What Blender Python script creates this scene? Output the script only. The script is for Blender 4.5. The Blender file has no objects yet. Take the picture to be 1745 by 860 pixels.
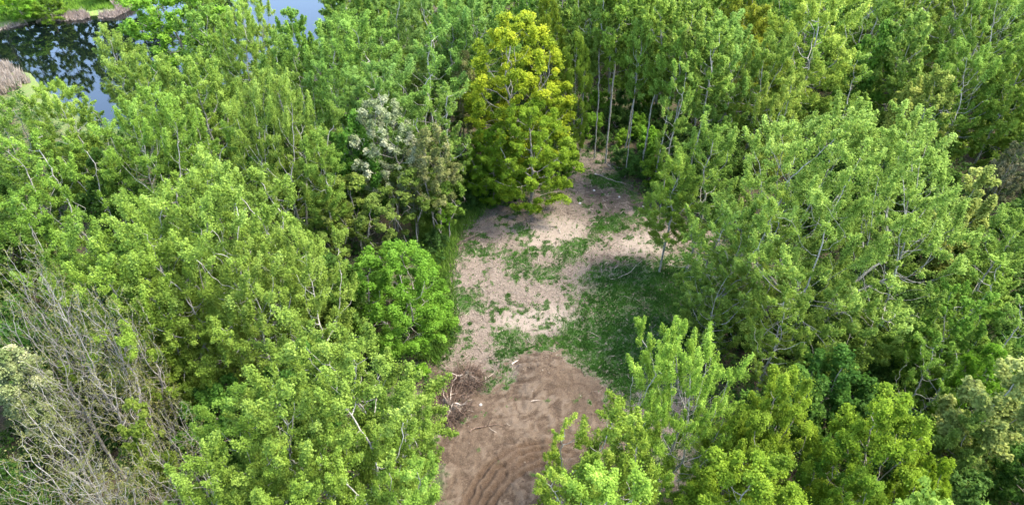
import bpy, math, random
import numpy as np

# ------------------------------------------------------------------ camera, sky, sun, exposure
sc = bpy.context.scene
C = sc.collection
CAM_H, PITCH, F = 36.0, math.radians(39.0), 1163.0
cam_d = bpy.data.cameras.new('camera')
cam = bpy.data.objects.new('camera', cam_d); C.objects.link(cam)
cam.location = (0, 0, CAM_H); cam.rotation_euler = (math.radians(90) - PITCH, 0, 0)
cam_d.sensor_width = 36; cam_d.lens = 36 * F / 1745; cam_d.clip_start = 0.5; cam_d.clip_end = 5000
sc.camera = cam

SUN_EL, SUN_AZ = math.radians(58), math.radians(84)      # azimuth clockwise from +Y
world = bpy.data.worlds.new('World'); sc.world = world; world.use_nodes = True
wn = world.node_tree.nodes; wl = world.node_tree.links
sky = wn.new('ShaderNodeTexSky'); sky.sky_type = 'NISHITA'; sky.sun_disc = False
sky.sun_elevation = SUN_EL; sky.sun_rotation = SUN_AZ; sky.air_density = 1.0; sky.dust_density = 1.5
wl.new(sky.outputs[0], wn['Background'].inputs[0]); wn['Background'].inputs[1].default_value = 0.15
sun_d = bpy.data.lights.new('sun', 'SUN'); sun_d.energy = 1.5; sun_d.angle = math.radians(16.0); sun_d.color = (1.0, 0.93, 0.80)
sun = bpy.data.objects.new('sun', sun_d); C.objects.link(sun)
sun.rotation_euler = (math.radians(90) - SUN_EL, 0, math.radians(180) - SUN_AZ)
sc.view_settings.view_transform = 'Standard'; sc.view_settings.look = 'None'
sc.view_settings.gamma = 1.0; sc.view_settings.use_curve_mapping = False
sc.view_settings.exposure = 2.86
sc.render.engine = 'CYCLES'
cy = sc.cycles
cy.max_bounces = 6; cy.diffuse_bounces = 3; cy.glossy_bounces = 3; cy.transmission_bounces = 4; cy.transparent_max_bounces = 8
cy.use_denoising = True; cy.caustics_reflective = False; cy.caustics_refractive = False

# ------------------------------------------------------------------ helpers
R0 = np.random.default_rng(7)
def px(u, v, h=0.0):
    """World point at height h that the photograph shows at pixel (u, v)."""
    cx, cyy = (u - 872.5) / F, (430 - v) / F
    s, c = math.sin(PITCH), math.cos(PITCH)
    d = np.array([cx, c + s * cyy, -s + c * cyy])
    t = (CAM_H - h) / -d[2]
    return np.array([d[0] * t, d[1] * t, h]), t      # t is also the depth along the axis
def pxpoly(pts, h=0.0): return np.array([px(u, v, h)[0][:2] for u, v in pts])

def hash2(ix, iy, seed):
    n = (ix.astype(np.int64) * 374761393 + iy.astype(np.int64) * 668265263 + seed * 974711) & 0xffffffff
    n = ((n ^ (n >> 13)) * 1274126177) & 0xffffffff
    return ((n ^ (n >> 16)) & 0xffff) / 65535.0
def vnoise(x, y, seed=0):
    x = np.asarray(x, float); y = np.asarray(y, float)
    ix, iy = np.floor(x).astype(np.int64), np.floor(y).astype(np.int64)
    fx, fy = x - ix, y - iy
    fx = fx * fx * (3 - 2 * fx); fy = fy * fy * (3 - 2 * fy)
    a, b = hash2(ix, iy, seed), hash2(ix + 1, iy, seed)
    c, d = hash2(ix, iy + 1, seed), hash2(ix + 1, iy + 1, seed)
    return (a + (b - a) * fx) * (1 - fy) + (c + (d - c) * fx) * fy
def fbm(x, y, seed=0, o=4):
    s, a, t = 0, 1.0, 0
    for k in range(o):
        s = s + a * vnoise(x * 2 ** k + 13.7 * k, y * 2 ** k - 7.1 * k, seed + k); t += a; a *= .5
    return s / t
def sdist(x, y, poly):
    """signed distance to polygon, negative inside"""
    x = np.asarray(x, float); y = np.asarray(y, float)
    d2 = np.full(x.shape, 1e18); ins = np.zeros(x.shape, bool)
    n = len(poly)
    for i in range(n):
        ax, ay = poly[i]; bx, by = poly[(i + 1) % n]
        ex, ey = bx - ax, by - ay
        t = np.clip(((x - ax) * ex + (y - ay) * ey) / (ex * ex + ey * ey + 1e-12), 0, 1)
        d2 = np.minimum(d2, (x - ax - t * ex) ** 2 + (y - ay - t * ey) ** 2)
        if ay != by:
            ins ^= ((ay > y) != (by > y)) & (x < ex * (y - ay) / (by - ay) + ax)
    d = np.sqrt(d2)
    return np.where(ins, -d, d)
def sstep(e0, e1, x):
    t = np.clip((x - e0) / (e1 - e0), 0, 1); return t * t * (3 - 2 * t)

def mesh_from(name, V, Fc, mat, attrs=None, smooth=False):
    """V (n,3), Fc list of (m,k) int arrays; attrs: {name: per-face float}"""
    me = bpy.data.meshes.new(name)
    V = np.asarray(V, np.float32)
    if not isinstance(Fc, list): Fc = [Fc]
    Fc = [np.asarray(f, np.int32) for f in Fc if len(f)]
    me.vertices.add(len(V)); me.vertices.foreach_set('co', V.ravel())
    loops = np.concatenate([f.ravel() for f in Fc])
    sizes = np.concatenate([np.full(len(f), f.shape[1], np.int32) for f in Fc])
    me.loops.add(len(loops)); me.loops.foreach_set('vertex_index', loops)
    me.polygons.add(len(sizes))
    starts = np.concatenate([[0], np.cumsum(sizes)[:-1]]).astype(np.int32)
    me.polygons.foreach_set('loop_start', starts)
    if smooth: me.polygons.foreach_set('use_smooth', np.ones(len(sizes), bool))
    me.update(calc_edges=True)
    for k, a in (attrs or {}).items():
        at = me.attributes.new(k, 'FLOAT', 'FACE' if len(a) == len(sizes) else 'POINT')
        at.data.foreach_set('value', np.asarray(a, np.float32))
    me.materials.append(mat)
    return me
def link(name, me, parent=None, loc=None, rot=None, scale=None):
    o = bpy.data.objects.new(name, me); C.objects.link(o)
    if parent is not None: o.parent = parent
    if loc is not None: o.location = loc
    if rot is not None: o.rotation_euler = rot
    if scale is not None: o.scale = scale
    return o
def tag(o, label=None, cat=None, group=None, kind=None):
    if label: o['label'] = label
    if cat: o['category'] = cat
    if group: o['group'] = group
    if kind: o['kind'] = kind
    return o

# ------------------------------------------------------------------ materials
def new_mat(name):
    m = bpy.data.materials.new(name); m.use_nodes = True
    nt = m.node_tree; b = nt.nodes['Principled BSDF']
    return m, nt, b
def N(nt, t, **kw):
    n = nt.nodes.new(t)
    for k, v in kw.items(): setattr(n, k, v)
    return n
def ramp(nt, stops, fac, interp='LINEAR'):
    r = N(nt, 'ShaderNodeValToRGB'); r.color_ramp.interpolation = interp
    e = r.color_ramp.elements
    while len(e) < len(stops): e.new(0.5)
    for i, (p, c) in enumerate(stops): e[i].position = p; e[i].color = (*c, 1)
    nt.links.new(fac, r.inputs[0]); return r.outputs[0]
def mixc(nt, fac, a, b, mode='MIX'):
    m = N(nt, 'ShaderNodeMix', data_type='RGBA', blend_type=mode)
    for s, x in ((m.inputs[0], fac), (m.inputs[6], a), (m.inputs[7], b)):
        if hasattr(x, 'links') or hasattr(x, 'is_linked'): nt.links.new(x, s)
        elif isinstance(x, tuple): s.default_value = (*x, 1)
        else: s.default_value = x
    return m.outputs[2]

def leaf_mat(name, dark, mid, light, trans=0.5, rough=0.55, spec=0.10):
    m, nt, b = new_mat(name)
    at = N(nt, 'ShaderNodeAttribute', attribute_name='tone')
    col = ramp(nt, [(0.0, dark), (0.5, mid), (1.0, light)], at.outputs['Fac'])
    oi = N(nt, 'ShaderNodeObjectInfo')
    col = mixc(nt, 1.0, col, oi.outputs['Color'], 'MULTIPLY')
    hs = N(nt, 'ShaderNodeHueSaturation')
    mr = N(nt, 'ShaderNodeMapRange'); mr.inputs[3].default_value = .490; mr.inputs[4].default_value = .506
    nt.links.new(oi.outputs['Random'], mr.inputs[0]); nt.links.new(mr.outputs[0], hs.inputs[0]); nt.links.new(col, hs.inputs[4])
    col = hs.outputs[0]
    nt.links.new(col, b.inputs['Base Color'])
    b.inputs['Roughness'].default_value = rough; b.inputs['Specular IOR Level'].default_value = spec
    tr = N(nt, 'ShaderNodeBsdfTranslucent')
    g = N(nt, 'ShaderNodeGamma'); g.inputs[1].default_value = 0.82
    nt.links.new(col, g.inputs[0]); nt.links.new(g.outputs[0], tr.inputs[0])
    mx = N(nt, 'ShaderNodeMixShader'); mx.inputs[0].default_value = trans
    nt.links.new(b.outputs[0], mx.inputs[1]); nt.links.new(tr.outputs[0], mx.inputs[2])
    nt.links.new(mx.outputs[0], nt.nodes['Material Output'].inputs[0])
    return m
M = {}
M['poplar'] = leaf_mat('poplar leaves', (.092, .155, .018), (.188, .296, .036), (.320, .445, .078))
M['maple'] = leaf_mat('maple leaves', (.095, .148, .014), (.200, .290, .022), (.335, .425, .048))
M['gold'] = leaf_mat('golden maple leaves', (.100, .165, .010), (.240, .315, .014), (.43, .47, .025))
M['fresh'] = leaf_mat('fresh green leaves', (.075, .160, .012), (.165, .315, .024), (.280, .460, .055))
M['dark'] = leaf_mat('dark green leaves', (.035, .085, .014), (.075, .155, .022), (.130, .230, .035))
M['grey'] = leaf_mat('pale blossom and leaves', (.095, .135, .040), (.215, .245, .105), (.39, .385, .215), trans=.25)
M['silver'] = leaf_mat('silvery willow leaves', (.13, .190, .035), (.265, .33, .068), (.43, .48, .13))
M['olive'] = leaf_mat('opening olive leaves', (.065, .110, .016), (.140, .205, .030), (.250, .300, .062))
M['bud'] = leaf_mat('brown green buds', (.08, .085, .02), (.16, .17, .04), (.27, .25, .09))
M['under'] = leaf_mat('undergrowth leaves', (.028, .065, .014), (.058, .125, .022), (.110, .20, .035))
M['blade'] = leaf_mat('grass blades', (.030, .080, .012), (.060, .150, .020), (.115, .225, .034), trans=.25)
M['reed'] = leaf_mat('dry reeds', (.20, .155, .115), (.32, .26, .205), (.44, .375, .31), trans=.15)
def bark_mat(name, c0, c1, c2, sc_=9):
    m, nt, b = new_mat(name)
    tc = N(nt, 'ShaderNodeTexCoord'); mp = N(nt, 'ShaderNodeMapping'); mp.inputs['Scale'].default_value = (sc_, sc_, sc_ * .35)
    nz = N(nt, 'ShaderNodeTexNoise'); nz.inputs['Scale'].default_value = 1.0; nz.inputs['Detail'].default_value = 5
    nt.links.new(tc.outputs['Object'], mp.inputs[0]); nt.links.new(mp.outputs[0], nz.inputs['Vector'])
    col = ramp(nt, [(.3, c0), (.5, c1), (.7, c2)], nz.outputs['Fac'])
    nt.links.new(col, b.inputs['Base Color']); b.inputs['Roughness'].default_value = .85; b.inputs['Specular IOR Level'].default_value = .2
    bp = N(nt, 'ShaderNodeBump'); bp.inputs['Strength'].default_value = .5; bp.inputs['Distance'].default_value = .03
    nt.links.new(nz.outputs['Fac'], bp.inputs['Height']); nt.links.new(bp.outputs[0], b.inputs['Normal'])
    return m
M['bark_pale'] = bark_mat('pale grey bark', (.14, .125, .10), (.28, .26, .21), (.42, .40, .34))
M['bark_grey'] = bark_mat('grey brown bark', (.13, .11, .085), (.25, .22, .17), (.38, .34, .28))
M['bark_dark'] = bark_mat('dark brown bark', (.05, .04, .03), (.10, .08, .06), (.17, .14, .11))
M['bark_dry'] = bark_mat('dry grey twigs', (.13, .115, .095), (.235, .213, .18), (.36, .335, .29))
M['wood_pale'] = bark_mat('bleached wood', (.22, .165, .12), (.38, .30, .23), (.52, .44, .35))
M['wood_red'] = bark_mat('torn brown roots', (.05, .032, .022), (.115, .075, .052), (.20, .145, .105))
def flake_mat(name, stops):
    m, nt, b = new_mat(name)
    at = N(nt, 'ShaderNodeAttribute', attribute_name='tone')
    nt.links.new(ramp(nt, stops, at.outputs['Fac']), b.inputs['Base Color']); b.inputs['Roughness'].default_value = .9
    b.inputs['Specular IOR Level'].default_value = .15
    return m
M['chip'] = flake_mat('wood chips', [(0, (0.0400, 0.0284, 0.0205)), (.3, (0.1120, 0.0851, 0.0615)), (.7, (0.2240, 0.1782, 0.1353)), (1, (0.3680, 0.3159, 0.2542))])
M['clod'] = flake_mat('earth clods', [(0, (0.0418, 0.0304, 0.0213)), (.5, (0.0912, 0.0688, 0.0508)), (1, (0.1672, 0.1360, 0.1066))])
M['stone'] = flake_mat('pale stone', [(0, (.38, .36, .33)), (1, (.5, .49, .47))])

# ------------------------------------------------------------------ regions of the ground (world metres)
CLEAR = pxpoly([(735, 650), (690, 680), (700, 730), (745, 800), (750, 950), (1210, 950), (1180, 800), (1190, 700), (1160, 640), (1200, 580), (1330, 560),
                (1340, 470), (1230, 400), (1140, 375), (1125, 352), (1065, 322), (1050, 285), (1035, 262), (985, 262), (960, 290), (935, 315),
                (860, 332), (815, 362), (770, 402), (758, 480), (765, 560), (748, 620)])
DIRT = pxpoly([(893, 603), (955, 600), (985, 632), (1020, 652), (1062, 690), (1100, 760), (1200, 950), (700, 950), (735, 760), (775, 720), (800, 690), (815, 668), (860, 640)])
LAWN = pxpoly([(985, 478), (1060, 455), (1110, 445), (1250, 430), (1260, 560), (1170, 610), (1090, 680), (1050, 672), (1015, 640), (985, 620), (955, 603), (935, 585), (965, 545), (990, 520)])
PATCH = [pxpoly(p) for p in (
    [(900, 585), (930, 572), (950, 600), (915, 610), (845, 615), (850, 560), (880, 560)],
    [(862, 440), (900, 432), (905, 455), (870, 465)],
    [(915, 462), (945, 458), (948, 478), (915, 480)],
    [(950, 440), (975, 408), (1010, 410), (1000, 432), (960, 448)],
    [(780, 500), (815, 495), (820, 520), (770, 535), (762, 515)],
    [(800, 420), (840, 425), (835, 438), (795, 432)],
    [(1010, 380), (1060, 365), (1070, 395), (1010, 400)],
    [(820, 655), (860, 625), (865, 650), (830, 680)],
    [(1000, 300), (1060, 300), (1060, 322), (1010, 318)])]
POND = pxpoly([(-900, 150), (-300, 75), (-60, 53), (0, 46), (60, 33), (130, 27), (195, 22), (232, 8), (262, -20), (420, -60), (700, -90), (760, -40), (640, 15),
               (560, 70), (500, 95), (400, 140), (300, 185), (215, 225), (165, 222), (120, 198), (90, 170), (62, 150), (45, 128), (0, 118), (-60, 140), (-300, 220), (-900, 420)], -0.5)
cx0, cy0 = 2.5, 20.4            # centre of the curved tyre tracks

def g_masks(x, y):
    nA = fbm(x * .9, y * .9, 11); nB = fbm(x * 2.6, y * 2.6, 23); nC = fbm(x * .35, y * .35, 31); nD = vnoise(x * 5, y * 5, 33)
    wob = (nA - .5) * 2.6 + (nB - .5) * 1.2
    clear = sstep(.5, -.5, sdist(x, y, CLEAR) + wob * .8)
    dirt = sstep(.35, -.35, sdist(x, y, DIRT) + wob * 1.5 + (nD - .5) * .9) * clear
    lawn = sstep(.9, -1.1, sdist(x, y, LAWN) + wob * 1.7)
    core = sstep(-.3, -3.5, sdist(x, y, LAWN))
    g = lawn * sstep(.31, .48, nB * .45 + nA * .35 + nD * .2 + .03 + .28 * core)
    for p in PATCH:
        g = np.maximum(g, .9 * sstep(.45, -.45, sdist(x, y, p) + (nB - .5) * 2.2 + (nA - .5) * 1.0))
    stray = sstep(.545, .66, nA * .55 + nB * .45 + (nC - .5) * .25)
    g = np.maximum(g, stray * .75) * (.55 + .45 * sstep(.25, .6, nD))
    edge = sstep(-1.6, .2, sdist(x, y, CLEAR) + wob * .8)
    g = np.maximum(g, edge * sstep(.4, .6, nB) * .8)
    grass = g * clear * (1 - dirt) + dirt * sstep(.70, .78, nA * .5 + nB * .5) * .5
    return clear, dirt, grass
mound = px(922, 632)[0][:2]
def track(x, y):
    rr = np.hypot(x - cx0, y - cy0); th = np.arctan2(y - cy0, x - cx0)
    return sstep(3.4, 3.7, rr) * sstep(5.75, 5.4, rr) * sstep(1.1, 1.6, np.abs(th))
def twave(x, y, rr): return (rr + (fbm(x * .4, y * .4, 101) - .5) * 1.0 + (vnoise(x * 3, y * 3, 102) - .5) * .12) * 2 * math.pi / .50
def streaks(x, y):
    rr = np.hypot(x - cx0, y - cy0); th = np.arctan2(y - cy0, x - cx0); w_ = fbm(x * .9, y * .9, 90) * 5
    a_ = .45 * vnoise(rr * 3.2 + w_ + 40, th * 11 + 9, 77) + .3 * (1 - 2 * np.abs(vnoise(rr * 6 + w_ * 2, th * 16 + 9, 92) - .5)) + .25 * fbm(x * 4, y * 4, 93)
    a_ = np.clip((a_ - .5) * 1.9 + .5, 0, 1)
    m_ = sstep(.40, .62, fbm(x * .33, y * .33, 96) + .12 * (x < 3))
    tk = track(x, y); wv = .5 + .5 * np.cos(twave(x, y, rr))
    o_ = a_ * m_ + (1 - m_) * (.3 + .4 * fbm(x * 2, y * 2, 97))
    gd = np.abs(vnoise(rr * 1.9 + w_ * .6, th * 8 + 3, 131) - .5)
    o_ = o_ - .35 * (1 - sstep(0, .07, gd)) * sstep(.4, .6, fbm(x * .7, y * .7, 132))
    return o_ * (1 - .8 * tk) + .8 * tk * (.12 + .62 * wv * (.5 + vnoise(rr * 2, th * 9, 98) * .8))
DEBRIS = [pxpoly(p) for p in ([(1000, 322), (1060, 318), (1125, 350), (1150, 400), (1120, 395), (1060, 350), (1010, 345)], [(765, 405), (860, 398), (850, 415), (770, 425)],
          [(1000, 352), (1060, 350), (1075, 400), (1005, 395)], [(740, 640), (850, 620), (840, 690), (720, 720)], [(1000, 440), (1130, 430), (1130, 450), (1000, 470)])]
SANDY = [pxpoly(p) for p in ([(880, 395), (940, 370), (1000, 385), (985, 415), (900, 425)], [(850, 530), (960, 520), (980, 545), (940, 565), (860, 560)], [(1060, 400), (1140, 395), (1140, 440), (1050, 440)])]
def regions(x, y):
    n_ = (fbm(x * 1.1, y * 1.1, 95) - .5) * 3; d = 0; s_ = 0
    for p in DEBRIS: d = np.maximum(d, sstep(.6, -.6, sdist(x, y, p) + n_))
    for p in SANDY: s_ = np.maximum(s_, sstep(.8, -.8, sdist(x, y, p) + n_ * .6))
    return d, s_
def gz(x, y, detail=True):
    x = np.asarray(x, float); y = np.asarray(y, float)
    z = (fbm(x * .06, y * .06, 3) - .5) * 1.6 + (fbm(x * .3, y * .3, 5) - .5) * .35
    inn = sstep(16, 6, sdist(x, y, CLEAR))
    z = z * (1 - .55 * inn)
    pd = sdist(x, y, POND)
    z = z * sstep(0, 12, pd) + sstep(1.2, -5, pd) * -2.6 + .15 * sstep(6, 1, pd) * sstep(-.5, 1, pd)
    z = np.where(pd > 0.8, np.maximum(z, -.25), z)
    if detail:
        near = (np.abs(x) < 40) & (y > 5) & (y < 75)
        r = np.hypot(x - mound[0], y - mound[1])
        z = z + .65 * np.exp(-(r / 1.9) ** 2)
        dm = sstep(.4, -.6, sdist(x, y, DIRT) + (fbm(x * .9, y * .9, 11) - .5) * 2)
        rr = np.hypot(x - cx0, y - cy0); th = np.arctan2(y - cy0, x - cx0)
        wb = fbm(x * .9, y * .9, 90) * 5
        z = z + dm * (vnoise(rr * 3.2 + 40 + wb, th * 11 + 9, 77) - .5) * .20 * (.3 + fbm(x * .5, y * .5, 8))
        z = z + dm * (.5 - np.abs(vnoise(rr * 6 + 40 + wb, th * 20 + 9, 78) - .5)) * .20 + dm * (fbm(x * 5, y * 5, 79) - .5) * .12
        trk = track(x, y) * dm
        tw = np.cos(twave(x, y, rr))
        z = z + trk * sstep(.33, .5, fbm(x * .8, y * .8, 104)) * (.15 * tw * (.2 + 1.3 * fbm(x * 1.5, y * 1.5, 103)) - .12 + .03 * np.sign(np.sin(th * 105)) * (tw < 0))
        z = z + (fbm(x * 2.5, y * 2.5, 41) - .5) * .10 * (1 - .5 * dm) + (vnoise(x * 9, y * 9, 43) - .5) * .035
    return z
def gz1(x, y, detail=False): return float(gz(np.array([x]), np.array([y]), detail)[0])

# ------------------------------------------------------------------ ground, pond
def axis(lo, hi, step, far, mid):
    a = list(np.arange(lo, hi, step)); s = step
    while a[-1] < far: s = min(s * 1.12, mid if a[-1] < 170 else 200); a.append(a[-1] + s)
    b = []; s = step; v = lo
    while v > -far: s = min(s * 1.12, mid if v > -170 else 200); v -= s; b.append(v)
    return np.array(b[::-1] + a)
gx = axis(-8.5, 17, .10, 1800, 1.3); gy = axis(19, 62, .12, 1800, 1.3)
X, Y = np.meshgrid(gx, gy)
Z = gz(X, Y)
nx, ny = len(gx), len(gy)
V = np.stack([X.ravel(), Y.ravel(), Z.ravel()], 1)
i = (np.arange(ny - 1)[:, None] * nx + np.arange(nx - 1)[None]).ravel()
faces = np.stack([i, i + 1, i + 1 + nx, i + nx], 1)
cm, dm_, gm = g_masks(X.ravel(), Y.ravel())
dbr, snd = regions(X.ravel(), Y.ravel())
bank = sstep(7, 1, sdist(X.ravel(), Y.ravel(), POND))
far_grass = sstep(100, 104, Y.ravel() + (fbm(X.ravel() * .1, Y.ravel() * .1, 61) - .5) * 12) * sstep(-30, -45, X.ravel())
m, nt, b = new_mat('ground')
A = {k: N(nt, 'ShaderNodeAttribute', attribute_name=k).outputs['Fac'] for k in ('clear', 'dirt', 'grassy', 'bank', 'streak', 'debris', 'sandy', 'track')}
tc = N(nt, 'ShaderNodeTexCoord')
def noise(scale, detail=6, rough=.6, vec=None, dist=0):
    n = N(nt, 'ShaderNodeTexNoise'); n.inputs['Scale'].default_value = scale; n.inputs['Detail'].default_value = detail
    n.inputs['Roughness'].default_value = rough; n.inputs['Distortion'].default_value = dist
    nt.links.new(vec or tc.outputs['Object'], n.inputs['Vector']); return n.outputs['Fac']
n1, n2, n3 = noise(1.3), noise(7, 8, .7), noise(22, 6, .75)
straw = ramp(nt, [(.32, (0.0680, 0.0486, 0.0328)), (.45, (0.1440, 0.1094, 0.0779)), (.58, (0.2080, 0.1620, 0.1230)), (.72, (0.2720, 0.2268, 0.1763))], n2)
straw = mixc(nt, .35, straw, ramp(nt, [(.35, (0.0720, 0.0527, 0.0369)), (.65, (0.2880, 0.2430, 0.1927))], n3))
straw = mixc(nt, ramp(nt, [(.52, (0, 0, 0)), (.68, (0.4800, 0.4860, 0.4920))], n1), straw, (0.0920, 0.0713, 0.0541))
earth = ramp(nt, [(.3, (0.0494, 0.0352, 0.0246)), (.5, (0.0950, 0.0704, 0.0508)), (.7, (0.1444, 0.1160, 0.0886))], n1)
earth = mixc(nt, .4, earth, ramp(nt, [(.35, (0.0456, 0.0320, 0.0230)), (.65, (0.1596, 0.1280, 0.0984))], n2))
vo = N(nt, 'ShaderNodeTexVoronoi'); vo.inputs['Scale'].default_value = 26
green = ramp(nt, [(.35, (.028, .062, .012)), (.6, (.052, .118, .020)), (.8, (.09, .15, .034))], n2)
litter = ramp(nt, [(.35, (.035, .028, .018)), (.55, (.085, .066, .043)), (.75, (.17, .13, .09))], n2)
litter = mixc(nt, ramp(nt, [(.45, (0, 0, 0)), (.6, (.8, .8, .8))], n1), litter, (.045, .075, .020))
bankc = ramp(nt, [(.35, (.10, .16, .035)), (.55, (.17, .24, .06)), (.75, (.30, .29, .13))], n2)
straw = mixc(nt, A['sandy'], straw, mixc(nt, .35, (0.2880, 0.2349, 0.1804), straw))
straw = mixc(nt, A['debris'], straw, mixc(nt, .40, (0.0640, 0.0502, 0.0394), straw))
earth = mixc(nt, .72, earth, ramp(nt, [(.25, (0.0456, 0.0304, 0.0205)), (.45, (0.0950, 0.0688, 0.0492)), (.62, (0.1520, 0.1184, 0.0902)), (.8, (0.2052, 0.1680, 0.1353))], A['streak']))
earth = mixc(nt, A['track'], earth, mixc(nt, .5, (0.0874, 0.0528, 0.0312), earth))
earth = mixc(nt, .35, earth, ramp(nt, [(.38, (.045, .030, .021)), (.5, (.11, .08, .058)), (.62, (.24, .19, .145))], noise(14, 8, .8)))
straw = mixc(nt, 1.0, straw, (.84, .84, .86), 'MULTIPLY')
earth = mixc(nt, 1.0, earth, (.70, .66, .59), 'MULTIPLY')
col = mixc(nt, A['clear'], litter, straw)
col = mixc(nt, A['dirt'], col, earth)
col = mixc(nt, A['grassy'], col, green)
col = mixc(nt, A['bank'], col, bankc)
nt.links.new(col, b.inputs['Base Color']); b.inputs['Roughness'].default_value = .95; b.inputs['Specular IOR Level'].default_value = .15
bp = N(nt, 'ShaderNodeBump'); bp.inputs['Strength'].default_value = .9; bp.inputs['Distance'].default_value = .08
nt.links.new(n2, bp.inputs['Height']); bp2 = N(nt, 'ShaderNodeBump'); bp2.inputs['Strength'].default_value = .7; bp2.inputs['Distance'].default_value = .03
nt.links.new(n3, bp2.inputs['Height']); nt.links.new(bp.outputs[0], bp2.inputs['Normal']); nt.links.new(bp2.outputs[0], b.inputs['Normal'])
g = link('ground', mesh_from('ground', V, faces, m, {'clear': cm, 'dirt': dm_, 'grassy': gm, 'bank': np.maximum(far_grass, bank * .5), 'streak': streaks(X.ravel(), Y.ravel()), 'debris': dbr, 'sandy': snd, 'track': track(X.ravel(), Y.ravel()) * dm_}, smooth=True))
tag(g, 'clearing of straw coloured wood chips and brown graded dirt inside a forest', kind='structure')

m, nt, b = new_mat('pond water')
b.inputs['Base Color'].default_value = (.0015, .0030, .0030, 1); b.inputs['Roughness'].default_value = .02; b.inputs['IOR'].default_value = 1.33
b.inputs['Specular IOR Level'].default_value = 1.0
tc = N(nt, 'ShaderNodeTexCoord'); nz = N(nt, 'ShaderNodeTexNoise'); nz.inputs['Scale'].default_value = .9; nz.inputs['Detail'].default_value = 4
mp = N(nt, 'ShaderNodeMapping'); mp.inputs['Scale'].default_value = (1, .5, 1)
nt.links.new(tc.outputs['Object'], mp.inputs[0]); nt.links.new(mp.outputs[0], nz.inputs['Vector'])
bp = N(nt, 'ShaderNodeBump'); bp.inputs['Strength'].default_value = .04; bp.inputs['Distance'].default_value = .1
nt.links.new(nz.outputs['Fac'], bp.inputs['Height']); nt.links.new(bp.outputs[0], b.inputs['Normal'])
bm_v = [(x, y, -.5) for x, y in POND]
me = bpy.data.meshes.new('pond_water'); 
ctr = POND.mean(0)
import bmesh
bm = bmesh.new(); gv = [bm.verts.new(p) for p in [(-330, 60, -.5), (20, 60, -.5), (20, 330, -.5), (-330, 330, -.5)]]; bm.faces.new(gv); bm.to_mesh(me); bm.free()
me.materials.append(m)
# the sheet lies under the banks and shows only where the pond bed dips below it
w = link('pond_water', me); tag(w, 'still pond reflecting blue sky and dark trees', kind='structure')

# ------------------------------------------------------------------ tree growing (space colonisation)
def nrm(a): return a / (np.linalg.norm(a, axis=-1, keepdims=True) + 1e-9)
def grow(rng, attr, stems, step=.42, di=3.5, dk=.75, up=.12, jit=.22, iters=90):
    pos, par = [], []
    for line in stems:
        line = np.array(line, float); start = -1
        # wobbling trunk resampled at the step length
        for k in range(len(line) - 1):
            n = max(1, int(np.linalg.norm(line[k + 1] - line[k]) / (step * 1.4)))
            for j in range(n):
                p = line[k] + (line[k + 1] - line[k]) * j / n
                pos.append(p + rng.normal(0, .03, 3) * (len(pos) > 0)); par.append(start); start = len(pos) - 1
        pos.append(line[-1]); par.append(start)
    pos = np.array(pos); par = list(par)
    best = np.full(len(attr), 1e9); who = np.zeros(len(attr), int)
    def upd(lo):
        d = np.linalg.norm(attr[:, None] - pos[None, lo:], axis=2)
        j = d.argmin(1); dd = d[np.arange(len(attr)), j]
        mk = dd < best; best[mk] = dd[mk]; who[mk] = j[mk] + lo
    upd(0)
    alive = np.ones(len(attr), bool); used = {}
    for it in range(iters):
        alive &= best > dk
        act = alive & (best < (di if it > 12 else di * 1.6))
        if not act.any(): break
        idx = who[act]; vec = nrm(attr[act] - pos[idx])
        u, inv = np.unique(idx, return_inverse=True)
        s = np.zeros((len(u), 3)); np.add.at(s, inv, vec)
        s = nrm(s); s[:, 2] += up; s += rng.normal(0, jit, s.shape); s = nrm(s)
        keep = np.array([used.get(int(k), 0) < 3 for k in u])
        if not keep.any(): break
        for k in u[keep]: used[int(k)] = used.get(int(k), 0) + 1
        lo = len(pos); pos = np.vstack([pos, pos[u[keep]] + s[keep] * step]); par += [int(k) for k in u[keep]]
        upd(lo)
    return pos, np.array(par)

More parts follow.
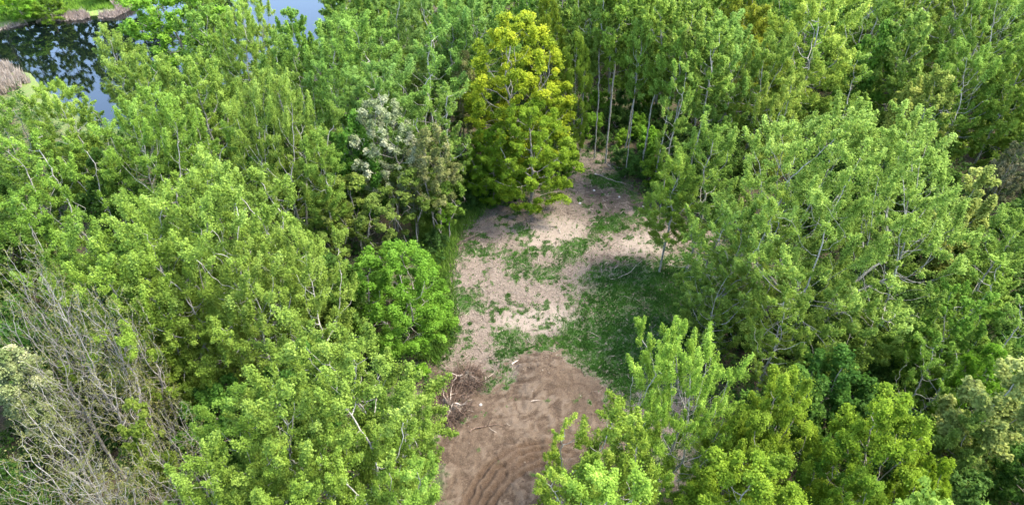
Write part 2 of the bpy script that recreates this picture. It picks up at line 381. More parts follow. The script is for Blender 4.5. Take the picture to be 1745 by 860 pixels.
def tree_info(par):
    n = len(par); tips = np.zeros(n); kids = np.zeros(n, int); hgt = np.zeros(n, int)
    for k in range(n - 1, -1, -1):
        if kids[k] == 0: tips[k] = 1
        p = par[k]
        if p >= 0: tips[p] += tips[k]; kids[p] += 1; hgt[p] = max(hgt[p], hgt[k] + 1)
    return tips, hgt
def tubes(pos, par, rad, tips, k_big=7):
    n = len(par); main = np.full(n, -1)
    for i_ in range(n):
        p = par[i_]
        if p >= 0 and (main[p] < 0 or tips[i_] > tips[main[p]]): main[p] = i_
    V, Fq = [], []; base = 0
    for i_ in range(n):
        p = par[i_]
        if p >= 0 and main[p] == i_: continue
        ch = [i_]
        while main[ch[-1]] >= 0: ch.append(main[ch[-1]])
        P = pos[ch]; r = rad[ch]
        if p >= 0: P = np.vstack([pos[p], P]); r = np.concatenate([[min(rad[p] * .9, r[0] * 1.3)], r])
        if len(P) < 2: continue
        r = r.copy(); r[-1] *= .5
        k = k_big if r.max() > .09 else (4 if r.max() > .035 else 3)
        T = nrm(np.gradient(P, axis=0)); ref = np.array([.31, .83, .12]) if abs(T[:, 2]).mean() > .5 else np.array([.1, .2, 1.])
        A_ = nrm(np.cross(T, ref)); B_ = np.cross(T, A_)
        th = np.arange(k) * 2 * math.pi / k
        ring = P[:, None] + r[:, None, None] * (A_[:, None] * np.cos(th)[None, :, None] + B_[:, None] * np.sin(th)[None, :, None])
        V.append(ring.reshape(-1, 3)); m_ = len(P)
        ii = base + (np.arange(m_ - 1)[:, None] * k + np.arange(k)[None]); jj = base + (np.arange(m_ - 1)[:, None] * k + (np.arange(k)[None] + 1) % k)
        Fq.append(np.stack([ii, jj, jj + k, ii + k], 2).reshape(-1, 4)); base += m_ * k
    return np.vstack(V), np.vstack(Fq)

def leaves(rng, P, Dr, n_each, L, Rr, size, upb=.5, quad=True, tone_sd=.17, flat=.0, droop=0.):
    """tufts of leaves round the points P that point along Dr"""
    n = len(P) * n_each
    c = np.repeat(P, n_each, 0); ax = np.repeat(nrm(Dr + np.array([0, 0, upb])), n_each, 0)
    sc_ = np.repeat(rng.uniform(.6, 1.35, len(P)), n_each)
    t = rng.uniform(-.35, 1, n)
    rv = rng.normal(0, 1, (n, 3)); rv -= (rv * ax).sum(1, keepdims=True) * ax; rv = nrm(rv)
    rr = Rr * np.abs(rng.normal(0, .62, n)) * np.sqrt(np.clip(1.12 - np.maximum(t, 0), 0, 1))
    p = c + ax * (t * L * sc_)[:, None] + rv * (rr * sc_)[:, None]
    p[:, 2] -= droop * rng.uniform(0, 1, n) * Rr
    if flat: p[:, 2] = c[:, 2] + (p[:, 2] - c[:, 2]) * (1 - flat)
    nn = nrm(rv * .55 + rng.normal(0, .55, (n, 3)) + np.array([0, 0, .55]))
    a = nrm(np.cross(nn, rng.normal(0, 1, (n, 3)))); bb = np.cross(nn, a)
    s = size * rng.uniform(.6, 1.3, n)[:, None]
    tone = np.clip(np.repeat(rng.normal(.46, tone_sd, len(P)), n_each) + rng.normal(0, .10, n) + .12 * (t - .3), 0, 1)
    if quad:
        V = np.stack([p - a * s * .55, p + bb * s * .45 + nn * s * .08, p + a * s * .6, p - bb * s * .45 + nn * s * .08], 1).reshape(-1, 3)
        Fc = np.arange(n * 4).reshape(-1, 4)
    else:
        V = np.stack([p - a * s * .5 - bb * s * .5, p + a * s * .65, p - a * s * .35 + bb * s * .6], 1).reshape(-1, 3)
        Fc = np.arange(n * 3).reshape(-1, 3)
    return V, Fc, tone

PROF = {
    'dome': lambda t: np.sqrt(np.clip(1 - (t * .97) ** 2.2, 0, 1)) * (.72 + .28 * np.sin(np.clip(t * 3.2, 0, 1.57))),
    'ovoid': lambda t: np.clip(np.sin(math.pi * np.clip(t * .86 + .10, 0, 1)), 0, 1) ** .65,
    'vase': lambda t: (.35 + .65 * np.sin(np.clip(t * 1.9, 0, 1.57))) * np.sqrt(np.clip(1 - (t * .98) ** 6, 0, 1)),
    'cone': lambda t: np.clip(1.02 - t, 0, 1) ** .6 * (.6 + .4 * np.sin(np.clip(t * 4, 0, 1.57))),
}
def make_variant(seed, h, r, base, prof, leaf, bark, n_attr=700, blobs=32, elong=1.8, nleaf=50000, lsize=.15, L=.6, Rr=.30,
                 stems=1, tip=.0135, quad=True, spread=.16, flat=0., upb=.6, fork=.35, lean=.5, step=.42, uniform=.15, droop=0., tone_sd=.17, bare=0., expo=.49, jit=.16, up=.12, kd=.75):
    rng = np.random.default_rng(seed)
    t = rng.uniform(0, 1, blobs * 4); w = PROF[prof](t); t = t[rng.uniform(0, 1, len(t)) < w / w.max()][:blobs]
    ang = rng.uniform(0, 2 * math.pi, len(t)) ; rad = PROF[prof](t) * r * (rng.uniform(.12, 1, len(t)) ** .5) * (1 - spread)
    bc = np.stack([np.cos(ang) * rad, np.sin(ang) * rad, base + t * (h - base) * .94], 1)
    k = rng.integers(0, len(bc), int(n_attr * (1 - uniform)))
    sr = r * spread
    rd_ = nrm(bc - np.array([0, 0, base * .3]) + np.array([0, 0, r * .25]))
    gs = rng.normal(0, 1, (len(k), 3))
    at = bc[k] + (gs + rd_[k] * ((gs * rd_[k]).sum(1) * (elong - 1))[:, None]) * sr * rng.uniform(.75, 1.25, len(bc))[k][:, None]
    nu = int(n_attr * uniform) + 1; tt = rng.uniform(0, 1, nu); aa = rng.uniform(0, 6.283, nu); ra = PROF[prof](tt) * r * np.sqrt(rng.uniform(0, 1, nu))
    at = np.vstack([at, np.stack([np.cos(aa) * ra, np.sin(aa) * ra, base + tt * (h - base)], 1)])
    at = at[(at[:, 2] > base * .75) & (at[:, 2] < h * 1.03)]
    zf = base + (h - base) * fork
    lines = []
    for s in range(stems):
        a = rng.uniform(0, 6.283) if stems == 1 else s * 6.283 / stems + rng.uniform(-.4, .4)
        e = r * (.08 if stems == 1 else .42) * lean * 2
        p0 = np.array([math.cos(a) * .18 * (stems > 1), math.sin(a) * .18 * (stems > 1), -.5])
        p1 = p0 + np.array([math.cos(a) * e * .35, math.sin(a) * e * .35, zf * .55 + .5]) + rng.normal(0, .12, 3)
        p2 = np.array([math.cos(a) * e, math.sin(a) * e, zf]) + rng.normal(0, .15, 3)
        lines.append([p0, p1, p2])
    pos, par = grow(rng, at, lines, step=step, di=max(3.5, r * .6), dk=kd * step / .42, jit=jit, up=up)
    tips, hgt = tree_info(par)
    radn = tip * tips ** expo
    low = np.clip(1 - pos[:, 2] / 1.2, 0, 1); radn = radn * (1 + .35 * low ** 2)
    tv, tf = tubes(pos, par, radn, tips)
    big = tips > max(12, tips.max() * .06)
    out = {'h': h, 'r': r, 'leaf': leaf}
    out['trunk'] = mesh_from('trunk', tv, tf, M[bark], smooth=True)
    if nleaf:
        cand = np.where((hgt <= 3) & (pos[:, 2] > base * .8))[0]
        if bare: cand = cand[rng.uniform(0, 1, len(cand)) > bare]
        Dv = nrm(pos[cand] - pos[np.maximum(par[cand], 0)])
        ne = max(2, nleaf // max(1, len(cand)))
        lv, lf, tone = leaves(rng, pos[cand], Dv, ne, L, Rr, lsize, upb=upb, quad=quad, flat=flat, droop=droop, tone_sd=tone_sd)
        out['crown'] = mesh_from('crown', lv, lf, M[leaf], {'tone': tone})
    return out

K = {}
def pop(seed, h, r, base=3.0, **kw):
    a = dict(n_attr=1000, uniform=.25, blobs=34, elong=2.1, nleaf=120000, lsize=.092, L=.60, Rr=.28, upb=.6, up=.06); a.update(kw)
    return make_variant(seed, h, r, base, 'dome', 'poplar', 'bark_pale', **a)
K['P'] = [pop(1, 14.5, 4.2, 4.0, stems=2), pop(2, 14, 3.4, 4.5), pop(3, 15, 5.2, 3.6, stems=2, n_attr=1100, nleaf=68000), pop(4, 13.5, 3.8, 3.5, stems=2), pop(5, 15, 4.6, 5.0), pop(6, 14, 4.4, 3.0, stems=3, blobs=26), pop(7, 15, 4.0, 5.0, stems=2, blobs=44), pop(8, 13.5, 4.8, 4.0, stems=2, blobs=28),
          pop(9, 14, 2.2, 4.5, n_attr=480, blobs=20, nleaf=40000, spread=.2), pop(10, 14.5, 2.8, 4.5, n_attr=620, blobs=24, nleaf=54000, spread=.18), pop(12, 13.5, 2.6, 3.5, n_attr=560, blobs=18, nleaf=48000, stems=2, spread=.18)]
K['BIG'] = [pop(11, 16.5, 8.6, 2.6, stems=7, n_attr=3600, blobs=130, nleaf=380000, spread=.09, lean=.62, fork=.26, tip=.0105, jit=.11, up=.02, lsize=.098, uniform=.3)]
K['N'] = [pop(21, 14, 6.6, 2.5, stems=4, n_attr=2500, blobs=80, nleaf=270000, spread=.095, lean=.6, fork=.28, up=.03, uniform=.25), pop(22, 13.5, 5.4, 2.5, stems=3, n_attr=1800, blobs=60, nleaf=190000, spread=.11, lean=.6, fork=.3, uniform=.25)]
K['A'] = [pop(31, 13.5, 4.6, 2.5, stems=2, n_attr=850, blobs=28, nleaf=62000, jit=.14, elong=2.2, spread=.12, lsize=.118, Rr=.22, upb=.4, bare=.3), pop(32, 13, 3.8, 2.5, stems=2, n_attr=560, blobs=20, nleaf=42000, elong=2.2, spread=.14, lsize=.118, Rr=.22, upb=.4, bare=.3)]
K['A'] += [pop(33, 13, 2.1, 3.0, n_attr=300, blobs=13, nleaf=24000, spread=.2, Rr=.22, upb=.4, bare=.25, elong=1.8), pop(34, 13, 2.9, 3.0, stems=2, n_attr=420, blobs=16, nleaf=32000, spread=.16, Rr=.22, upb=.4, bare=.25, elong=2.)]
K['T'] = [make_variant(40 + s, 17.5, 2.5, 10.5, 'ovoid', 'poplar', 'bark_pale', n_attr=420, blobs=16, elong=1.8, nleaf=24000, lsize=.16, L=.6, Rr=.28, quad=False, fork=.3, lean=1.2, spread=.2, expo=.42, tip=.016) for s in range(3)]
K['M'] = [make_variant(50 + s, 11.5, r_, .9, 'ovoid', 'maple', 'bark_grey', n_attr=1300, uniform=.35, blobs=50, elong=.8, nleaf=140000, lsize=.10, L=.35, Rr=.32, upb=.3, flat=.15, spread=.13, up=.05) for s, r_ in enumerate((4.0, 3.2))]
K['Y'] = [make_variant(60, 16, 4.4, 2.5, 'ovoid', 'gold', 'bark_grey', n_attr=1500, blobs=80, elong=.7, nleaf=150000, lsize=.13, L=.35, Rr=.34, upb=.3, flat=.2, tone_sd=.24, spread=.11, uniform=.4)]
K['G'] = [make_variant(70, 8.5, 3.7, .8, 'dome', 'fresh', 'bark_grey', n_attr=1300, uniform=.45, blobs=60, elong=1.0, nleaf=160000, lsize=.095, L=.38, Rr=.28, upb=.4, spread=.12, stems=3)]
K['W'] = [make_variant(80 + s, 12, r_, 4.5, 'dome', 'grey', 'bark_grey', n_attr=1100, uniform=.55, blobs=30, elong=.9, nleaf=64000, lsize=.095, L=.3, Rr=.27, upb=.4, spread=.15, stems=2, kd=.7, tone_sd=.22) for s, r_ in enumerate((3.2, 2.3, 1.5))]
K['I'] = [make_variant(90 + s, 12, r_, 3.0, 'ovoid', 'silver', 'bark_pale', n_attr=750, blobs=26, elong=1.3, nleaf=46000, lsize=.13, L=.55, Rr=.26, upb=.3, spread=.15, droop=.8) for s, r_ in enumerate((3.3, 2.4, 1.6))]
K['O'] = [make_variant(100 + s, 7.5, r_, 1.8, 'vase', 'olive', 'bark_grey', n_attr=520, blobs=24, elong=.8, nleaf=17000, lsize=.12, L=.3, Rr=.26, upb=.3, spread=.15, stems=2, tip=.014, flat=.3) for s, r_ in enumerate((2.2, 1.7))]
K['B'] = [make_variant(110 + s, 13.5, r_, 4.0, 'vase', 'bud', 'bark_dry', n_attr=2600, blobs=26, elong=2.0, nleaf=3200, lsize=.075, L=.3, Rr=.2, upb=.8, spread=.15, stems=1 + s % 2, tip=.0080, bare=.3, up=.34, jit=.15, kd=.5, step=.34, expo=.48) for s, r_ in enumerate((2.6, 2.0, 3.0))]
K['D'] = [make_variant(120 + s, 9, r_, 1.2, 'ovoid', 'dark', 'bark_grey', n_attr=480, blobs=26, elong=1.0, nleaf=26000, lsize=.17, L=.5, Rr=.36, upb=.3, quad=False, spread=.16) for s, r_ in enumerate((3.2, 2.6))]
K['F'] = [make_variant(130 + s, 15, r_, 3.5, 'dome', 'poplar', 'bark_pale', n_attr=600, blobs=28, elong=1.7, nleaf=34000, lsize=.19, L=.62, Rr=.34, upb=.6, quad=False, spread=.16) for s, r_ in enumerate((4.2, 3.6, 4.8))]
K['E'] = [make_variant(140, 15, 4.0, 2.0, 'ovoid', 'fresh', 'bark_grey', n_attr=800, blobs=36, elong=1.6, nleaf=56000, lsize=.165, L=.55, Rr=.34, upb=.2, spread=.14, droop=.6)]
K['S'] = [make_variant(150 + s, 2.6, 1.5, .2, 'dome', 'under' if s else 'fresh', 'bark_grey', n_attr=160, blobs=12, elong=1., nleaf=9000, lsize=.12, L=.3, Rr=.22, upb=.3, quad=False, spread=.2, stems=3, step=.25, tip=.008) for s in range(2)]
K['SM'] = [make_variant(160, 3.2, 1.7, .2, 'dome', 'olive', 'bark_dry', n_attr=260, blobs=14, elong=1., nleaf=6000, lsize=.09, L=.3, Rr=.2, upb=.5, quad=False, spread=.2, stems=4, step=.25, tip=.008)]

NAMES = {'P': 'poplar_tree', 'BIG': 'poplar_tree', 'N': 'poplar_tree', 'A': 'poplar_tree', 'T': 'poplar_tree', 'M': 'maple_tree', 'Y': 'maple_tree', 'G': 'round_tree', 'W': 'blossoming_tree',
         'I': 'willow_tree', 'O': 'young_tree', 'B': 'bare_tree', 'D': 'understory_tree', 'F': 'poplar_tree', 'E': 'elm_tree', 'S': 'shrub', 'SM': 'shrub'}
GROUPS = {'poplar_tree': 'poplars of the forest round the clearing', 'maple_tree': 'maples round the clearing', 'willow_tree': 'silvery willows', 'blossoming_tree': 'pale blossoming trees',
          'young_tree': 'young trees coming into leaf', 'bare_tree': 'leafless trees at the forest edge', 'understory_tree': 'low trees under the forest', 'shrub': 'shrubs', 'elm_tree': 'elms near the pond'}
placed = []
TR = random.Random(5)
def plant(kind, x, y, h, r, label, group=None, tint=None, var=None, rz=None, cat=None, lean=(0, 0)):
    vs = K[kind]
    if var is None:
        q = sorted(range(len(vs)), key=lambda i_: abs(vs[i_]['r'] / vs[i_]['h'] - r / h) + TR.random() * .08); var = q[0]
    v = vs[var]; nm = NAMES[kind]
    z = gz1(x, y)
    root = link(nm, None, loc=(x, y, z - .05), rot=(lean[0], lean[1], TR.uniform(0, 6.283) if rz is None else rz), scale=(r / v['r'], r / v['r'], h / v['h']))
    root.empty_display_size = .3
    tag(root, label, cat or ('shrub' if nm == 'shrub' else 'tree'), group or GROUPS.get(nm))
    t = TR.uniform(.84, 1.14)
    tint = tint or (1, 1, 1)
    link('trunk', v['trunk'], root)
    if 'crown' in v:
        c = link('crown', v['crown'], root)
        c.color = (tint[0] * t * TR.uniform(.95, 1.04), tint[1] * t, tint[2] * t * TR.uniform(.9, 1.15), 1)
    placed.append((x, y, r)); return root
def tree_at(kind, u, vt, w_px, h, label, **kw):
    """crown top seen at pixel (u, vt), crown w_px wide"""
    p, depth = px(u, vt, h * .97)
    r = w_px / 2 * depth / F
    y = p[1] - r * .25
    return plant(kind, float(p[0]), float(y), h, r, label, **kw)

BG = (.92, .98, 1.2)      # bluish green stand behind the blossoming tree
YG = (1.04, 1.01, 1.0)
TREES = [
 # kind, u, v_top, width, height, label, extra
 ('E', 280, -55, 190, 15, 'dense deep green tree standing in front of the pond with drooping sprays', {}),
 ('P', 190, 55, 90, 13, 'slim pointed poplar standing alone against the blue water of the pond', dict(tint=YG)),
 ('F', 500, 25, 90, 14, 'hazy green poplar at the shore between the two glimpses of pond', dict(tint=(.8, .9, .9))),
 ('P', 432, -10, 80, 14, 'narrow poplar with water visible on both sides of its top', dict(tint=YG)),
 ('P', 345, -35, 95, 14, 'poplar between the dense deep green tree and the far water', dict(tint=YG)),
 ('P', 415, 15, 125, 14, 'yellowish poplar crown with a strip of pond showing above it', dict(tint=YG)),
 ('P', 480, 60, 110, 14, 'light green poplar just beyond which the second glimpse of pond shows', {}),
 ('P', 250, 100, 130, 14, 'poplar crown touching the near shore below the slim pointed poplar', {}),
 ('P', 335, 100, 130, 14, 'poplar behind the pale trunk fork, shoreward of the massed crowns', {}),
 ('P', 90, 150, 120, 13, 'poplar overhanging the dark reflections at the near shore', {}),
 ('A', 132, 178, 100, 12.5, 'ragged poplar standing in front of the near shore inlet', {}),
 ('P', 12, 180, 110, 12.5, 'poplar beside the pale dry reeds on the near shore', {}),
 ('A', 150, 165, 90, 12, 'thin poplar with a pale dead leader against the pond edge', {}),
 ('N', 265, 160, 230, 14.5, 'full poplar one row in from the near shore, under the slim pointed one', {}),
 ('N', 460, 130, 200, 15.5, 'broad pale green poplar with a rounded crown beside the dark gap', dict(tint=YG)),
 ('P', 540, 235, 90, 12, 'smaller poplar leaning into the dark gap near the blossoming tree', {}),
 ('A', 100, 225, 150, 14, 'open poplar with a long curved pale limb showing through its crown', {}),
 ('A', 10, 230, 110, 13, 'open poplar with bare pale twigs at the edge of the view', {}),
 ('D', 175, 260, 120, 11, 'darker green tree in the fold between poplar crowns', {}),
 ('P', 30, 325, 130, 12, 'rounded green poplar above the leafless trees at the picture border', dict(tint=(.95, 1, .9))),
 ('N', 345, 285, 390, 15.5, 'broad domed poplar with many bright upright shoots above the leafless trees', {}),
 ('P', 135, 370, 150, 14, 'bright poplar directly above the leafless trees', dict(tint=YG)),
 ('N', 225, 385, 300, 13.5, 'large poplar with forked white limbs in the middle of the big cluster', dict(tint=YG)),
 ('N', 465, 400, 260, 13, 'large poplar with white limbs reaching towards the dark hollow by the round bush', dict(tint=YG)),
 ('P', 230, 470, 150, 12, 'lower poplar with long pale twigs bordering the leafless trees', dict(tint=YG)),
 # bottom edge cluster
 ('N', 560, 582, 410, 14, 'broad domed poplar beside the dirt with bright shoots and white twigs', {}),
 ('P', 400, 665, 170, 12, 'big poplar next to the yellow budding tree', {}),
 ('P', 678, 665, 135, 11.5, 'poplar leaning out over the brush heaps and the dirt', {}),
 ('N', 540, 745, 330, 12, 'near poplar with a crooked dark trunk and white limbs', {}),
 ('P', 340, 770, 170, 12, 'near poplar at the bottom border beside the leafless trees', {}),
 ('P', 700, 785, 150, 11.5, 'near poplar at the bottom border beside the tyre tracks', {}),
 ('G', 668, 410, 225, 8.5, 'dense round bright green tree at the edge of the clearing', dict(cat='tree', group=None)),
 # olive young trees and pale trees
 ('O', 600, 290, 95, 8, 'young olive tree with tiered branches under the blossoming tree', {}),
 ('O', 692, 282, 120, 8, 'tallest young olive tree, brownish, beside the grassy slope', {}),
 ('O', 755, 305, 90, 6, 'young yellowish green tree on the slope next to the clearing', dict(tint=(.9, 1.1, 1))),
 ('O', 565, 335, 85, 7, 'young olive tree in the dark gap beside the poplar cluster', {}),
 ('O', 640, 335, 100, 7, 'young olive tree directly above the dense round bright green tree', {}),
 ('O', 560, 395, 80, 5, 'small golden sapling in deep shade behind the round tree', {}),
 ('W', 648, 168, 150, 12.5, 'round grey-white blossoming tree in the middle of the woods', {}),
 ('W', 735, 215, 95, 11, 'sparser pale tree growing against the grey-white blossoming one', dict(tint=(.85, .85, .6))),
 ('W', 790, 88, 55, 12, 'narrow cream coloured tree beside the golden-topped maple', dict(tint=(1.05, 1, .8))),
 ('W', 700, 285, 60, 7, 'small whitish tree peeping over the young olive trees', dict(tint=(.75, .95, .8))),
 ('D', 600, 205, 110, 11, 'dark green tree behind the grey-white blossoming one', dict(tint=(1.5, 1.5, 1.2))),
 ('P', 600, 35, 190, 15, 'bluish green poplar with long pale arching branches', dict(tint=BG)),
 ('P', 545, 105, 110, 14, 'bluish green poplar with a pale forked trunk above the dark gap', dict(tint=BG)),
 ('A', 725, 65, 160, 15, 'bluish green poplar with tangled white limbs near the cream coloured tree', dict(tint=BG)),
 ('P', 640, 110, 150, 14, 'bluish green poplar directly behind the grey-white blossoming tree', dict(tint=BG)),
 ('A', 740, 150, 130, 13, 'grey-green poplar with a splayed fan of dead white branches', dict(tint=BG)),
 ('P', 700, -20, 170, 16, 'bluish green poplar at the top border beyond the white limbs', dict(tint=BG)),
 ('P', 820, -10, 150, 16, 'bluish green poplar immediately behind the golden-topped maple', dict(tint=BG)),
 ('P', 770, 20, 120, 15, 'green poplar between the white limbs and the golden-topped maple', dict(tint=BG)),
 ('F', 590, -40, 130, 15, 'poplar at the top border next to the second glimpse of pond', dict(tint=(.8, .9, .9))),
 ('Y', 880, 28, 205, 16.5, 'golden-topped maple standing at the head of the clearing', dict(tint=(.97, 1, 1))),
 ('M', 905, 170, 165, 11, 'yellow-green maple spreading below the golden-topped one', dict(tint=(.98, 1.04, .85))),
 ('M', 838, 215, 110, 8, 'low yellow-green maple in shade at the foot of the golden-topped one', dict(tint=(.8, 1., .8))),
 ('G', 860, 238, 120, 5.5, 'low bright green tree filling the foot of the golden-topped maple', {}),
 ('G', 948, 222, 85, 5, 'small bright green tree at the clearing side of the golden-topped maple', {}),
 ('M', 935, -5, 90, 16, 'olive yellow maple behind the golden-topped one', dict(tint=(1, .95, .8))),
 ('M', 985, 60, 70, 14, 'narrow yellow-green maple between the golden one and the tall pale trunks', {}),
 # tall poplars with bare trunks
 ('T', 1008, -35, 90, 17.5, 'tall poplar whose bare trunk stands nearest the golden maple', {}),
 ('T', 1060, -20, 100, 17.5, 'tall poplar with the brightest straight pale trunk above the clearing', {}),
 ('T', 1035, 5, 80, 16, 'slender poplar with a thin grey trunk between the two pale ones', {}),
 ('T', 1130, 5, 100, 17, 'tall poplar with a slanting pale trunk behind the green shrubs', {}),
 ('T', 1098, -35, 90, 17.5, 'tall poplar second row behind the slanting pale trunk', {}),
 ('T', 1175, 15, 100, 17, 'tall poplar with crossed thin stems in the dark wood', {}),
 ('T', 1215, 45, 100, 16, 'tall poplar with a forked grey trunk leaning over the shrubs', {}),
 ('T', 1150, 60, 80, 15, 'shorter poplar with a leaf covered stem among the tall trunks', {}),
 ('T', 1095, 50, 60, 15, 'thin poplar with few leaves among the tall trunks', {}),
 ('A', 1165, 110, 70, 14, 'leaf clad slim poplar in front of the tall trunks', {}),
 ('F', 1060, -75, 130, 17, 'poplar crown at the top border behind the tall pale trunks', {}),
 ('F', 1150, -70, 140, 17, 'poplar crown at the top border behind the crossed thin stems', dict(tint=YG)),
 ('F', 960, -75, 120, 17, 'poplar crown at the top border behind the olive yellow maple', {}),
 ('P', 1235, 40, 150, 15, 'grey-green poplar next to the forked grey trunk', dict(tint=(.92, 1, 1.2))),
 ('P', 1310, 70, 120, 14, 'soft green poplar in front of the tall luminous one', {}),
 ('P', 1395, -10, 165, 17, 'tall luminous yellow-green poplar, brightest of the far rows', dict(tint=(1.3, 1.12, .9))),
 ('P', 1345, 130, 95, 13, 'pale yellowish poplar with a white fork below the luminous one', dict(tint=(1.35, 1.15, 1.2))),
 ('A', 1465, 85, 95, 13, 'spiky poplar standing beside the dark forest gap', dict(tint=YG)),
 ('M', 1275, -35, 130, 16, 'deep yellow maple at the top border above the soft green poplars', dict(tint=(1.05, .9, .7))),
 ('F', 1210, -50, 100, 16, 'poplar at the top border beside the deep yellow maple', dict(tint=YG)),
 ('A', 1500, -35, 120, 16, 'dull green tree with reddish stems at the top border', dict(tint=(.8, .85, .9))),
 ('D', 1500, 50, 110, 13, 'dark green tree deep in the gap beyond the spiky poplar', dict(tint=(1.3, 1.3, 1))),
 ('A', 1620, -70, 190, 17, 'poplar with a forked grey trunk at the top border', dict(tint=YG)),
 ('P', 1700, -25, 150, 16, 'yellow-green poplar at the top corner of the woods', dict(tint=YG)),
 ('P', 1650, 75, 150, 14, 'rounded fresh green poplar beside the two pale yellow trees', dict(tint=(.92, 1, .85))),
 ('F', 1560, 20, 110, 15, 'green poplar above the two pale yellow trees', {}),
 ('I', 1605, 112, 95, 13, 'pale yellow-green tree with a grey stem, fuller of the pair', dict(tint=(1.15, 1.05, .8))),
 ('I', 1555, 140, 65, 12, 'thin pale yellow-green tree with a slender stem, smaller of the pair', dict(tint=(1.1, 1., .7))),
 ('F', 1755, 60, 120, 15, 'poplar at the border above the dark hollow', dict(tint=YG)),
 ('W', 1745, 235, 70, 10, 'brownish pale tree at the border beside the dark hollow', dict(tint=(.75, .65, .6))),
 # the broad poplar and its neighbours
 ('BIG', 1460, 205, 480, 17, 'very broad many stemmed poplar, the biggest crown of all', dict(rz=.6, tint=(1.2, 1.08, 1.1))),
 ('P', 1215, 220, 125, 13, 'bright poplar with jagged shoots beside the dark trunks and clearing', {}),
 ('P', 1155, 265, 105, 11, 'poplar with bright shoots closest to the head of the clearing', {}),
 ('A', 1240, 345, 170, 11.5, 'sparse poplar with a bent pale trunk over the clearing', {}),
 ('A', 1325, 322, 110, 13, 'sparse poplar with a bright narrow top against the broad crown', dict(tint=(1.2, 1.08, 1))),
 ('A', 1345, 490, 130, 10, 'small pale poplar hanging below the broad crown', dict(tint=(1.15, 1.05, 1))),
 ('A', 1240, 440, 150, 9, 'low open poplar with dead twigs shading the grass', dict(tint=(.85, .95, .9))),
 ('I', 1668, 282, 95, 12, 'pale olive dome shaped willow behind the broad poplar', dict(tint=(1.1, .95, .95))),
 ('P', 1725, 368, 120, 12, 'bright poplar at the border beyond the broad crown', {}),
 ('A', 1690, 430, 130, 11, 'poplar with dead grey twigs at its side near the border', {}),
 ('A', 1740, 500, 120, 11, 'poplar with a leaning grey trunk at the border', {}),
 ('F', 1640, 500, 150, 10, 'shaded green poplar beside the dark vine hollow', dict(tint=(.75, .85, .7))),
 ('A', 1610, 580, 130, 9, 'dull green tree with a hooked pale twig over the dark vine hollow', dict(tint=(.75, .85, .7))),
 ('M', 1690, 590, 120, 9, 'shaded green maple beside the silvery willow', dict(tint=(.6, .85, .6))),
 ('I', 1735, 605, 140, 12, 'silvery willow at the border, lit by the sun', dict(tint=(1.1, 1.02, 1.05))),
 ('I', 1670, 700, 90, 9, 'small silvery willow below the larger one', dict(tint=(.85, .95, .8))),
 # bottom
 ('N', 1165, 566, 240, 13.5, 'open poplar with pale forks leaning over the grass', dict(tint=(1.1, 1.03, .95))),
 ('P', 1062, 692, 185, 12.5, 'open poplar in front of the dirt slope', dict(tint=(1.1, 1.03, .95))),
 ('A', 970, 703, 110, 12, 'slender poplar shoot rising over the dirt', dict(tint=(1.15, 1.05, .95))),
 ('A', 945, 792, 150, 12, 'poplar spray reaching over the tyre tracks', dict(tint=(1.15, 1.05, .95))),
 ('P', 1040, 800, 210, 12, 'bright poplar at the bottom border beside the dirt', dict(tint=(1.05, 1.02, .95))),
 ('M', 1350, 625, 150, 12, 'yellow-green maple with ragged lobes behind the dark vine hollow', {}),
 ('M', 1280, 690, 150, 11, 'yellow-green maple squeezed between poplar and ragged maple', {}),
 ('M', 1300, 760, 250, 12, 'broad yellow-green maple at the bottom border', {}),
 ('M', 1530, 672, 220, 12, 'freestanding yellow-green maple in front of the dark vine hollow', dict(tint=(.95, 1.02, .9))),
 ('P', 1425, 740, 100, 9, 'small fresh green tree in the gap between two maples', dict(tint=(.75, .95, .8))),
 ('M', 1600, 775, 110, 10, 'bright yellow maple at the bottom border beside scrubby ground', dict(tint=(1.1, 1.15, .7))),
 ('M', 1475, 800, 130, 10, 'lower maple under the freestanding one at the bottom border', dict(tint=(.95, 1.02, .9))),
 # leafless trees
 ('B', 30, 415, 120, 14, 'leafless tree with fine upright twigs highest up the slope', {}),
 ('B', 75, 460, 120, 14, 'leafless tree with a dense fan of grey twigs, second down the slope', {}),
 ('B', 15, 500, 100, 13, 'leafless tree behind the whitish willow at the border', {}),
 ('B', 125, 500, 130, 14, 'leafless tree with long parallel leaning stems', {}),
 ('B', 180, 500, 110, 13, 'leafless tree reaching under the lower poplar twigs', {}),
 ('B', 215, 545, 100, 11, 'leafless tree with slim bent stems beside the deep shade', {}),
 ('B', 90, 590, 130, 11, 'leafless tree with budding twigs beside the whitish willow', {}),
 ('B', 175, 620, 120, 11, 'leafless tree above the yellow budding one', {}),
 ('B', 80, 725, 150, 12, 'leafless tree with a wide spray of pale limbs', {}),
 ('B', 60, 655, 110, 11, 'leafless tree between the whitish willow and the yellow budding tree', {}),
 ('B', 215, 810, 120, 10, 'leafless tree at the bottom border between two silvery ones', {}),
 ('B', 290, 690, 100, 9, 'leafless tree squeezed between the yellow budding tree and the near poplars', {}),
 ('B', 150, 790, 130, 11, 'leafless tree at the bottom border with silvery twigs', {}),
 ('B', 20, 790, 110, 11, 'leafless tree in the bottom corner', {}),
 ('B', 255, 760, 110, 10, 'leafless tree with a tangle of grey stems below the yellow budding one', {}),
 ('O', 225, 690, 95, 10, 'yellow budding tree among leafless ones', dict(tint=(1.1, 1.1, .9), group='leafless trees at the forest edge')),
 ('W', 10, 585, 110, 11, 'whitish willow in blossom at the border amid leafless trees', dict(tint=(.95, 1, .95))),
 # far bank of the pond
 ('D', 20, -28, 70, 5, 'bushy green tree on the far bank at the picture corner', dict(tint=(2.0, 1.9, 1.2))),
